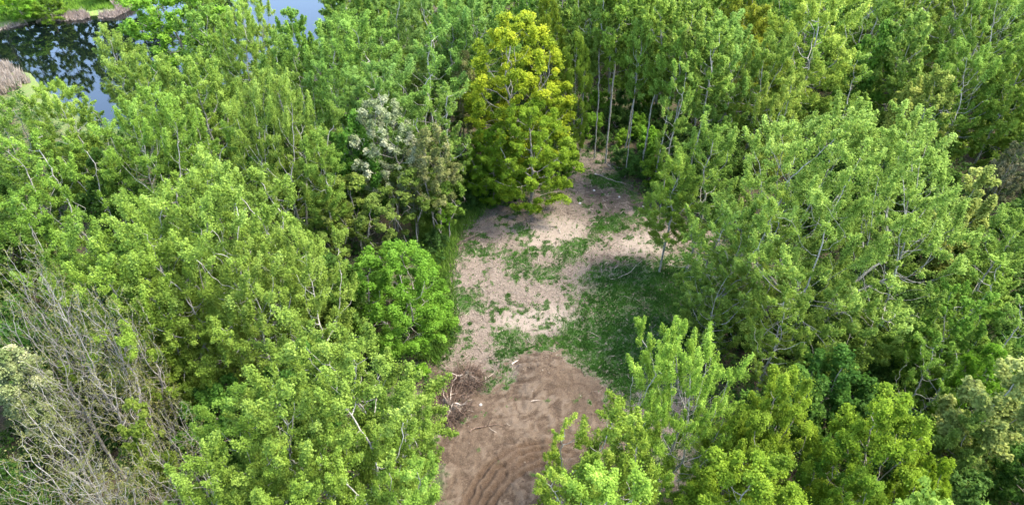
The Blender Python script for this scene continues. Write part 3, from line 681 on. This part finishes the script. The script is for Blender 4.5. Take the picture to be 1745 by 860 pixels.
 ('D', 72, -24, 60, 4.5, 'bushy green tree on the far bank, second along the shore', dict(tint=(2.1, 1.9, 1.2))),
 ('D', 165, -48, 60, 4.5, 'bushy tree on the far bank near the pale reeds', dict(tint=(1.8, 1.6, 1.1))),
]
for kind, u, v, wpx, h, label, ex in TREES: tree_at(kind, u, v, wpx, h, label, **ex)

for k, (x_, y_) in enumerate([(-93, 104), (-86, 108), (-80, 107), (-74, 109), (-101, 106), (-68, 111), (-108, 101), (-90, 113), (-62, 113)]):
    plant('F' if k % 2 else 'P', x_, y_, 15 + k % 3, 4.6, 'tall tree beyond the far bank mirrored in the pond', 'trees mirrored in the pond')

# low trees that fill the shade between the crowns, and woods beyond the frame that shade and are mirrored
FR = random.Random(11)
def proj(x, y, z):
    s, c = math.sin(PITCH), math.cos(PITCH); dz = z - CAM_H; dep = max(y * c - dz * s, .1)
    return 872.5 + F * x / dep, 430 - F * (y * s + dz * c) / dep
def hides_pond(x, y, h):
    u, v = proj(x, y, h)
    return (-260 < u < 270 and v < 190) or (320 < u < 580 and v < 60)
def free(x, y, gap, clear_gap, pond_gap=2.5):
    if sdist(np.array([x]), np.array([y]), CLEAR)[0] < clear_gap or sdist(np.array([x]), np.array([y]), POND)[0] < pond_gap: return False
    return all((x - a) ** 2 + (y - b_) ** 2 > (gap + .45 * r_) ** 2 for a, b_, r_ in placed)
def in_frame(x, y, z=6., mar=60):
    s, c = math.sin(PITCH), math.cos(PITCH); dz = z - CAM_H
    dep = y * c - dz * s; upv = y * s + dz * c
    if dep < 1: return False
    u, v = 872.5 + F * x / dep, 430 - F * upv / dep
    return -mar < u < 1745 + mar and -mar < v < 860 + mar
LAND = [('the golden-topped maple', 880, 120), ('the grey-white blossoming tree', 650, 210), ('the pond', 100, 90), ('the second glimpse of pond', 480, 10), ('the straight bare pale trunks', 1045, 180),
        ('the tall luminous poplar', 1400, 80), ('the deep yellow maple', 1275, 0), ('the pale yellow pair', 1590, 170), ('the dark vine hollow', 1500, 600), ('the round bright green tree', 670, 500),
        ('the broadest poplar', 1450, 350), ('the heaps of torn roots', 770, 680), ('the leafless trees', 150, 560), ('the freestanding maple', 1530, 760), ('the silvery willow', 1730, 650),
        ('the open poplar over the grass', 1165, 650), ('the narrow cream coloured tree', 790, 120), ('the forked grey trunk', 1620, 30), ('the tangled white limbs', 720, 80),
        ('the big cluster with upright shoots', 300, 400), ('the crooked near poplar', 560, 740), ('the head of the clearing', 1020, 280), ('the dirt', 900, 760), ('the grassy slope', 780, 350),
        ('the spiky poplar', 1465, 100), ('the olive yellow maple', 935, 0), ('the soft green poplars', 1310, 90), ('the dead white branch fan', 740, 190), ('the tree with reddish stems', 1500, 0)]
later = {}
def relate(root, x, y, h, what):
    u, v = proj(x, y, h * .7); q = min(LAND, key=lambda l: (l[1] - u) ** 2 + (l[2] - v) ** 2)
    du, dv = u - q[1], q[2] - v
    rel = ('just beyond' if dv > 0 else 'in front of') if abs(dv) > abs(du) * .7 else ('on the hollow side of' if du > 0 else 'on the pond side of')
    if rel.endswith('side of') and ('pond' in q[0] or 'hollow' in q[0]): rel = 'alongside'
    later.setdefault((what, rel, q[0]), []).append((math.hypot(du, dv), id(root), root))
def label_later():
    nth = ['nearest', 'second nearest', 'third nearest', 'fourth nearest', 'fifth nearest', 'sixth nearest', 'seventh nearest', 'eighth nearest', 'ninth nearest', 'tenth nearest', 'eleventh nearest', 'twelfth nearest']
    for (what, rel, land), rows in later.items():
        for k, (_, _, o_) in enumerate(sorted(rows, key=lambda t_: t_[:2])):
            o_['label'] = f'{what} {rel} {land}' + (f', {nth[min(k, 11)]}' if len(rows) > 1 else '')
n_fill = 0
hollow = px(1490, 590)[0]
for _ in range(6000):
    y = FR.uniform(8, 150); x = FR.uniform(-1, 1) * (26 + y * .85)
    if (x - hollow[0]) ** 2 + (y - hollow[1]) ** 2 < 36: continue
    inside = in_frame(x, y)
    uu, vv_ = proj(x, y, 13 if y > 62 else 7)
    if (1475 < uu < 1570 and 100 < vv_ < 260) or (1630 < uu < 1800 and 170 < vv_ < 350) or (1000 < uu < 1170 and 130 < vv_ < 300): continue
    if y < 100:
        far = y > 62
        if inside and n_fill < 120 and not hides_pond(x, y, 15 if far else 9) and free(x, y, 3.4 if far else 2.2, 3.6):
            hh = FR.uniform(12, 15) if far else FR.uniform(6.0, 8.5)
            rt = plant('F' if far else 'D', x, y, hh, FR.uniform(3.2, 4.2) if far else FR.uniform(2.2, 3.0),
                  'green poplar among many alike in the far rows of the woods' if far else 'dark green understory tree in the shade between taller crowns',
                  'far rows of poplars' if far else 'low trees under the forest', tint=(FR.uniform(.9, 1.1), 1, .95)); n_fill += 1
            relate(rt, x, y, hh, 'far row poplar' if far else 'low understory tree')
for _ in range(2500):
    y = FR.uniform(-12, 150); x = FR.uniform(-1, 1) * (40 + max(y, 0) * .95)
    if not in_frame(x, y) and not (abs(x) < 14 and y < 24) and not hides_pond(x, y, 15) and y > -2 and abs(x) < 30 + y * .9 and free(x, y, 4.2, 6):
        plant('F', x, y, FR.uniform(13, 16), FR.uniform(3.8, 4.8), 'green poplar in the woods outside the view', 'poplars outside the view')

# ------------------------------------------------------------------ shrubs along the edges
SHR = [(1005, 232, 2.6, 'S'), (1045, 222, 2.8, 'S'), (1085, 232, 2.6, 'S'), (1112, 222, 3., 'S'), (1018, 200, 3., 'S'), (1062, 196, 3., 'S'), (1105, 190, 3., 'S'), (1020, 250, 1.6, 'S'), (1060, 248, 1.8, 'S'),
       (1085, 300, 2.6, 'S'), (1110, 315, 2.8, 'S'), (1065, 285, 2.0, 'S'), (1135, 345, 2.4, 'S'), (1180, 300, 3., 'S'), (1220, 270, 3., 'S'), (1150, 280, 2.8, 'S'), (1100, 262, 3, 'S'), (1140, 245, 3, 'S'),
       (850, 325, 2.2, 'S'), (825, 340, 2.0, 'S'), (880, 315, 2.2, 'S'), (800, 350, 1.8, 'S'), (915, 300, 2.2, 'S'), (780, 372, 1.6, 'S'), (760, 385, 1.7, 'S'), (742, 420, 1.8, 'S'), (735, 470, 1.5, 'S'), (738, 550, 1.6, 'S'),
       (950, 285, 1.6, 'S'), (810, 310, 2.4, 'S'), (840, 295, 2.6, 'S'), (1200, 590, 2.4, 'S'), (1230, 560, 2.6, 'S'), (1290, 600, 2.6, 'S'), (720, 640, 1.2, 'S'),
       (1690, 790, 2.2, 'SM'), (1720, 830, 2.4, 'SM'), (1660, 840, 2., 'SM'), (1735, 770, 2., 'SM'), (60, 6, 2.4, 'S'), (20, 14, 2.4, 'S'), (105, -4, 2., 'S'), (165, -6, 2., 'SM'), (130, -4, 2., 'SM'), (40, 2, 2.4, 'S')]
for j, (u, v, h, kd) in enumerate(SHR):
    p, dep = px(u, v)
    fb = v < 20
    if kd == 'SM' and not fb: lb, gr = 'scrubby half leafless shrub on the open ground beside the bottom maples', 'scrub in the bottom corner'
    elif fb: lb, gr = 'low green bush on the grassy far bank of the pond', 'bushes on the far bank'
    elif u > 1040: lb, gr = 'leafy green shrub at the foot of the tall poplars and shaded clearing side', 'shrubs on the shaded side of the clearing'
    else: lb, gr = 'low leafy green shrub on the slope bordering the sunlit clearing side', 'shrubs on the sunlit side of the clearing'
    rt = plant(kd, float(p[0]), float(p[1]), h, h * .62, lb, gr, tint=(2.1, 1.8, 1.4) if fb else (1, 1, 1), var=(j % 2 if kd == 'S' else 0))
    relate(rt, float(p[0]), float(p[1]), h, {'scrub in the bottom corner': 'scrubby half leafless shrub', 'bushes on the far bank': 'low green bush'}.get(gr, 'leafy green shrub' if kd == 'S' else 'olive shrub'))
label_later()

# ------------------------------------------------------------------ stuff: undergrowth, grass, chips, reeds
def scatter_leaves(rng, P, n_each, h, rad, size, quad=False):
    D_ = nrm(rng.normal(0, .5, (len(P), 3)) + np.array([0, 0, 1]))
    return leaves(rng, P + np.array([0, 0, h * .4]), D_, n_each, h, rad, size, upb=.3, quad=quad)
rng = np.random.default_rng(99)
n = 26000; y = rng.uniform(12, 118, n); x = rng.uniform(-1, 1, n) * (20 + y * .82)
keep = (sdist(x, y, CLEAR) + (fbm(x * .9, y * .9, 11) - .5) * 2.6 > .3) & (sdist(x, y, POND) > 1.5) & (fbm(x * .25, y * .25, 71) > .40)
keep &= ~((y > 60) & (rng.uniform(0, 1, n) < .4))
x, y = x[keep], y[keep]
P = np.stack([x, y, gz(x, y, False)], 1)
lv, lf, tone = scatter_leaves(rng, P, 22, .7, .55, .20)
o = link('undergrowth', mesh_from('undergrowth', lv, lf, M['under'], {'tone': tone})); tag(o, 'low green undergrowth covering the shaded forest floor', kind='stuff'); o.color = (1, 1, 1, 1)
# vines in the dark hollow
hx, hy = hollow[:2]; n = 1500; a = rng.uniform(0, 6.283, n); rr = 6.2 * np.sqrt(rng.uniform(0, 1, n))
x, y = hx + np.cos(a) * rr * 1.1, hy + np.sin(a) * rr
P = np.stack([x, y, gz(x, y, False) + 1.6 * fbm(x * .4, y * .4, 5)], 1)
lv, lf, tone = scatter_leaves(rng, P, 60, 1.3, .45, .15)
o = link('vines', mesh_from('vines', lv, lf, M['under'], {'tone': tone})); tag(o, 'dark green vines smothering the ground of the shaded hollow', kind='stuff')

def blades(rng, x, y, h, lean=.35, wd=.018):
    n = len(x); z = gz(x, y); a = rng.uniform(0, 6.283, n); hh = h * rng.uniform(.5, 1.3, n)
    b0 = np.stack([x, y, z - .01], 1); s = np.stack([np.cos(a), np.sin(a), np.zeros(n)], 1) * (wd * rng.uniform(.7, 1.5, n))[:, None]
    l = rng.normal(0, lean, (n, 2)) * hh[:, None]
    t = b0 + np.stack([l[:, 0], l[:, 1], hh], 1)
    V = np.stack([b0 - s, b0 + s, t], 1).reshape(-1, 3)
    return V, np.arange(n * 3).reshape(-1, 3)
n = 1100000; x = rng.uniform(-10, 22, n); y = rng.uniform(20, 62, n)
cm, dmk, gmk = g_masks(x, y)
keep = rng.uniform(0, 1, n) < gmk * .85 + .012 * cm * (1 - dmk)
x, y = x[keep], y[keep]
bv, bf = blades(rng, x, y, .06 + .26 * fbm(x * 1.3, y * 1.3, 57) ** 1.5, wd=.022)
tone = np.clip(.35 + (fbm(x * .8, y * .8, 55) - .5) * 1.1 + rng.normal(0, .15, len(x)), 0, 1)
o = link('grass', mesh_from('grass', bv, bf, M['blade'], {'tone': tone})); tag(o, 'patches of short dark green grass growing through the wood chips', kind='stuff')
# far bank grass and slope grass
n = 90000; x = rng.uniform(-100, -45, n); y = rng.uniform(95, 118, n); k2 = (sdist(x, y, POND) > .3); x, y = x[k2], y[k2]
bv, bf = blades(rng, x, y, .5, wd=.06); tone = np.clip(.65 + rng.normal(0, .25, len(x)), 0, 1)
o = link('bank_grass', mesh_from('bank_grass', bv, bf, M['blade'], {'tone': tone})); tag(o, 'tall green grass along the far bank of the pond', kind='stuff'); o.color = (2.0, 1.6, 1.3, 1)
slope = pxpoly([(700, 330), (790, 300), (850, 325), (815, 362), (772, 402), (758, 470), (765, 560), (745, 610), (720, 600), (735, 480), (720, 400)])
n = 160000; x = rng.uniform(-16, 0, n); y = rng.uniform(28, 62, n); k2 = sdist(x, y, slope) < rng.uniform(-.3, .9, n); x, y = x[k2], y[k2]
bv, bf = blades(rng, x, y, .5, wd=.035); tone = np.clip(.6 + (fbm(x, y, 51) - .5) + rng.normal(0, .15, len(x)), 0, 1)
o = link('slope_grass', mesh_from('slope_grass', bv, bf, M['blade'], {'tone': tone})); tag(o, 'taller bright green weeds on the slope beside the clearing', kind='stuff'); o.color = (1.25, 1.05, 1, 1)

n = 95000; x = rng.uniform(-9, 21, n); y = rng.uniform(20, 62, n)
cm, dmk, gmk = g_masks(x, y)
dbr, snd = regions(x, y)
dens = (1 - .85 * snd) * cm * (1 - dmk) * (.25 + .75 * sstep(.38, .6, fbm(x * .7, y * .7, 81))) * (1 - .93 * gmk)
keep = rng.uniform(0, 1, n) < dens; x, y = x[keep], y[keep]; n = len(x)
z = gz(x, y) + rng.uniform(.005, .05, n); a = rng.uniform(0, 6.283, n); ln = rng.uniform(.03, .12, n) + .22 * (rng.uniform(0, 1, n) > .985); wd = rng.uniform(.008, .026, n)
dv = nrm(np.stack([np.cos(a), np.sin(a), rng.normal(0, .25, n)], 1)); sv = nrm(np.cross(dv, np.array([0, 0, 1.]) + rng.normal(0, .4, (n, 3))))
p = np.stack([x, y, z], 1)
cv = np.stack([p - dv * ln[:, None] - sv * wd[:, None], p + dv * ln[:, None] - sv * wd[:, None], p + dv * ln[:, None] * .9 + sv * wd[:, None], p - dv * ln[:, None] * .8 + sv * wd[:, None]], 1).reshape(-1, 3)
tone = np.clip(rng.normal(.48, .11, n) - .3 * regions(x, y)[0], 0, 1)
o = link('wood_chips', mesh_from('wood_chips', cv, np.arange(n * 4).reshape(-1, 4), M['chip'], {'tone': tone})); tag(o, 'scattered straw coloured wood chips and twigs covering the clearing', kind='stuff')
n = 5200; x = rng.uniform(-9, 21, n); y = rng.uniform(21, 62, n); cm, dmk, gmk = g_masks(x, y); db, sn = regions(x, y)
keep = rng.uniform(0, 1, n) < cm * (1 - .8 * dmk) * (.12 + .8 * db + .5 * sstep(.5, .7, fbm(x * .6, y * .6, 120))); x, y = x[keep], y[keep]; n = len(x)
a = rng.uniform(0, 6.283, n); ln = rng.uniform(.12, .5, n)[:, None]; dv = nrm(np.stack([np.cos(a), np.sin(a), rng.normal(0, .12, n)], 1)); sv = nrm(np.cross(dv, np.array([0, 0, 1.]))) * rng.uniform(.008, .022, n)[:, None]
p = np.stack([x, y, gz(x, y) + .05], 1); bend = sv * rng.normal(0, 4, n)[:, None]; up_ = np.array([0, 0, .02])
cv = np.stack([p - dv * ln - sv, p - dv * ln + sv, p + bend + sv, p + bend - sv, p + dv * ln, p + bend + up_], 1).reshape(-1, 3); q = np.arange(n)[:, None] * 6
fc = np.concatenate([q + np.array([[0, 3, 5]]), q + np.array([[1, 5, 2]]), q + np.array([[0, 5, 1]]), q + np.array([[3, 4, 5]]), q + np.array([[2, 5, 4]])])
o = link('twigs', mesh_from('twigs', cv, fc, M['chip'], {'tone': np.tile(np.where(rng.uniform(0, 1, n) < .6, .08, .8), 5)})); tag(o, 'broken dark and pale twigs strewn over the clearing', kind='stuff')
# clods on the dirt: little tetrahedra
n = 60000; x = rng.uniform(-9, 12, n); y = rng.uniform(19, 36, n); cm, dmk, gmk = g_masks(x, y); md = np.hypot(x - mound[0] - .7, y - mound[1])
keep = rng.uniform(0, 1, n) < dmk * (.18 + .8 * np.exp(-(md / 1.6) ** 2)); x, y = x[keep], y[keep]; n = len(x)
s = rng.gamma(1.4, .014, n)[:, None] + .008; p = np.stack([x, y, gz(x, y)], 1); o4 = rng.normal(0, 1, (n, 4, 3)); o4[:, 0] = (0, 0, 1.1); 
cv = (p[:, None] + nrm(o4) * s[:, None]).reshape(-1, 3); q = np.arange(n)[:, None] * 4
fc = np.concatenate([q + np.array([[0, 1, 2]]), q + np.array([[0, 2, 3]]), q + np.array([[0, 3, 1]])])
tone = np.tile(rng.uniform(0, 1, n), 3)
o = link('clods', mesh_from('clods', cv, fc, M['clod'], {'tone': tone})); tag(o, 'loose clods and gravel on the graded dirt', kind='stuff')
# dry reeds
for nm, poly, cnt, hh, lb in (('reeds', [(100, 24), (135, 20), (190, 14), (232, -6), (236, 4), (200, 24), (150, 29), (100, 31)], 9000, .9, 'pale dry reeds fringing the far bank of the pond'),
                              ('reeds', [(-60, 112), (0, 108), (32, 118), (44, 140), (20, 165), (-60, 175)], 7000, 1.1, 'pinkish dry reed bed on the near shore beside the poplars'),
                              ('reeds', [(-60, 50), (0, 42), (60, 29), (100, 26), (100, 30), (60, 36), (0, 49), (-60, 57)], 3500, .7, 'thin strip of dry reeds along the far waterline')):
    pl = pxpoly(poly); lo, hi = pl.min(0), pl.max(0)
    x = rng.uniform(lo[0], hi[0], cnt * 3); y = rng.uniform(lo[1], hi[1], cnt * 3); k2 = sdist(x, y, pl) + (fbm(x * .5, y * .5, 7) - .4) * 5 < 0; x, y = x[k2][:cnt], y[k2][:cnt]
    bv, bf = blades(rng, x, y, hh, lean=.2, wd=.06)
    bv[:, 2] = np.maximum(bv[:, 2], -.6)
    o = link(nm, mesh_from(nm, bv, bf, M['reed'], {'tone': rng.uniform(0, 1, len(x))})); tag(o, lb, kind='stuff'); o.color = (1, 1, 1, 1)

# ------------------------------------------------------------------ brush heaps, logs, stones
def limb_mesh(rng, L, r0, mat, forks=3, bend=.25, nm='branch'):
    pos, par, rd = [np.zeros(3)], [-1], [r0]
    def run(start, d, ln, r, depth):
        idx = start; k = max(3, int(ln / .18))
        for q in range(k):
            d = nrm(d + rng.normal(0, bend * .5, 3)); pos.append(pos[idx] + d * ln / k); par.append(idx); idx = len(pos) - 1; rd.append(r * (1 - .75 * (q + 1) / k))
            if depth > 0 and q > 0 and rng.uniform() < forks / k:
                run(idx, nrm(d + rng.normal(0, .7, 3)), ln * rng.uniform(.3, .55), rd[idx] * .7, depth - 1)
    run(0, np.array([1., 0, .08]), L, r0, 2)
    pos, par, rd = np.array(pos), np.array(par), np.array(rd)
    t, _ = tree_info(par); v, f = tubes(pos, par, rd, t, 6)
    return mesh_from(nm, v, f, M[mat], smooth=True)
def fallen(u, v, L, r0, rz, mat, label, name='fallen_branch', z=.06, forks=3, tilt=0., cat='branch', seed=None):
    p, _ = px(u, v); o = link(name, limb_mesh(np.random.default_rng(seed or int(u * 7 + v)), L, r0, mat, forks, nm=name), loc=(p[0], p[1], gz1(p[0], p[1], True) + z), rot=(0, -tilt, rz))
    return tag(o, label, cat, 'loose branches on the clearing')
fallen(872, 622, 1.1, .07, .75, 'wood_pale', 'short bleached log lying at the upper rim of the dirt', 'log', forks=0, cat='log')
fallen(905, 684, .7, .035, .1, 'wood_pale', 'short pale stick on the middle of the bulldozed dirt', forks=1)
fallen(800, 735, 2.4, .06, .7, 'wood_red', 'brown forked branch lying on dirt below the brush heaps', forks=3)
0 and fallen(800, 632, 1.4, .04, 1.1, 'wood_pale', 'thin pale branch just above the upper root heap', forks=2)
fallen(1012, 300, 3.2, .07, -.5, 'bark_dry', 'long grey fallen branch at the head of the clearing', forks=4)
fallen(1035, 282, 2.6, .06, -.9, 'bark_dry', 'fallen branch beside the foot of the brightest tall trunk', forks=3)
fallen(1040, 478, 3.2, .035, .35, 'wood_pale', 'thin straight pale pole lying across the grass edge', forks=0)
fallen(955, 400, 1.8, .03, 1.9, 'bark_dry', 'thin grey twig standing out on bare chips mid clearing', forks=3)
fallen(790, 412, 2.6, .05, .2, 'bark_dark', 'dark fallen branch on chips near the clearing edge', forks=4)
fallen(1085, 372, 2.6, .05, 1.3, 'bark_dark', 'dark twiggy branch near the shaded head of the clearing', forks=5)
o = fallen(1260, 505, 5.5, .09, math.pi + .35, 'bark_pale', 'bleached dead limb with curled twigs hanging at the shaded side of the grass', 'dead_limb', z=2.4, forks=7, tilt=-.2, cat='branch')

def brush(u, v, r, hgt, seed, label, pale):
    rg = np.random.default_rng(seed); p, _ = px(u, v); z0 = gz1(p[0], p[1], True)
    root = link('brush_heap', None, loc=(p[0], p[1], z0 - .05)); tag(root, label, 'brush heap', 'heaps of torn roots by the dirt')
    # earth core
    nu, nv = 22, 10; vv = []
    for j in range(nv):
        ph = j / (nv - 1) * math.pi / 2
        for i_ in range(nu):
            th = i_ / nu * 2 * math.pi; q = 1 + .35 * (rg.uniform() - .5) + .25 * math.sin(th * 3 + seed)
            vv.append((math.cos(th) * math.cos(ph) * r * .62 * q, math.sin(th) * math.cos(ph) * r * .55 * q, math.sin(ph) * hgt * .55 * q - .05))
    ff = [(j * nu + i_, j * nu + (i_ + 1) % nu, (j + 1) * nu + (i_ + 1) % nu, (j + 1) * nu + i_) for j in range(nv - 1) for i_ in range(nu)]
    link('earth_core', mesh_from('earth_core', vv, np.array(ff), M['bark_dark'], smooth=False), root)
    pos, par, rd = [], [], []
    for k in range(620):
        a = rg.uniform(0, 6.283); rr = r * .7 * math.sqrt(rg.uniform()); s = np.array([math.cos(a) * rr, math.sin(a) * rr, rg.uniform(.0, hgt * .7) * (1 - rr / r * .6)])
        d = nrm(np.array([math.cos(a) * .8, math.sin(a) * .8, rg.uniform(-.2, .9)]) + rg.normal(0, .6, 3)); L = rg.uniform(.4, 1.3) * r * .8; w0 = rg.uniform(.007, .030)
        idx = -1
        for q in range(6):
            pos.append(s.copy()); par.append(idx); rd.append(w0 * (1 - q / 6.5)); idx = len(pos) - 1
            d = nrm(d + rg.normal(0, .3, 3)); s = s + d * L / 5; s[2] = max(s[2], .02)
    pos, par, rd = np.array(pos), np.array(par), np.array(rd); t = 6 - np.tile(np.arange(6), 620) + .0
    v_, f_ = tubes(pos, par, rd, t, 4); link('root_tangle', mesh_from('root_tangle', v_, f_, M['wood_red'], smooth=True), root)
    for k in range(pale):
        a = rg.uniform(0, 6.283); b_ = link('limb', limb_mesh(rg, rg.uniform(.9, 1.5), rg.uniform(.04, .07), 'wood_pale' if k % 3 else 'wood_red', 3, .5, 'limb'), root)
        b_.location = (math.cos(a) * r * .25, math.sin(a) * r * .25 - .15, hgt * rg.uniform(.7, .95)); b_.rotation_euler = (0, rg.uniform(-.2, .25), a)
brush(798, 648, 1.3, 1.3, 3, 'upper heap of reddish torn roots with a dark hollow side', 2)
brush(758, 660, 1.3, .7, 5, 'middle heap of tan brushwood at the clearing edge', 1)
brush(766, 698, 1.7, 1.1, 8, 'lower heap of tangled roots with bleached stump limbs', 7)

def stone(u, v, s, label, group):
    rg = np.random.default_rng(int(u * 3 + v)); bm = bmesh.new(); bmesh.ops.create_icosphere(bm, subdivisions=2, radius=s * .75)
    for vt in bm.verts: vt.co *= rg.uniform(.8, 1.15); vt.co.z *= .6
    me = bpy.data.meshes.new('stone'); bm.to_mesh(me); bm.free(); me.materials.append(M['stone'])
    p, _ = px(u, v); tag(link('stone', me, loc=(p[0], p[1], gz1(p[0], p[1], True) + s * .3), rot=(0, 0, rg.uniform(0, 6))), label, 'stone', group)
for u, v, s, lb in ((1012, 327, .16, 'whitest stone beside the dark debris at the head of the clearing'), (988, 349, .17, 'pale stone lying alone on the chips below the head of the clearing'),
                    (1008, 311, .12, 'small pale stone by the grey fallen branch'), (1055, 337, .13, 'pale stone on dark debris nearest the green shrubs'), (1095, 354, .10, 'small pale stone at the shaded edge of the chips'),
                    (790, 385, .16, 'pale stone at the foot of the grassy slope'), (819, 689, .14, 'white lump on the dirt beside the lower heap of roots'),
                    (1015, 299, .09, 'tiny pale stone at the narrow end of the clearing')):
    stone(u, v, s, lb, 'pale stones on the clearing')
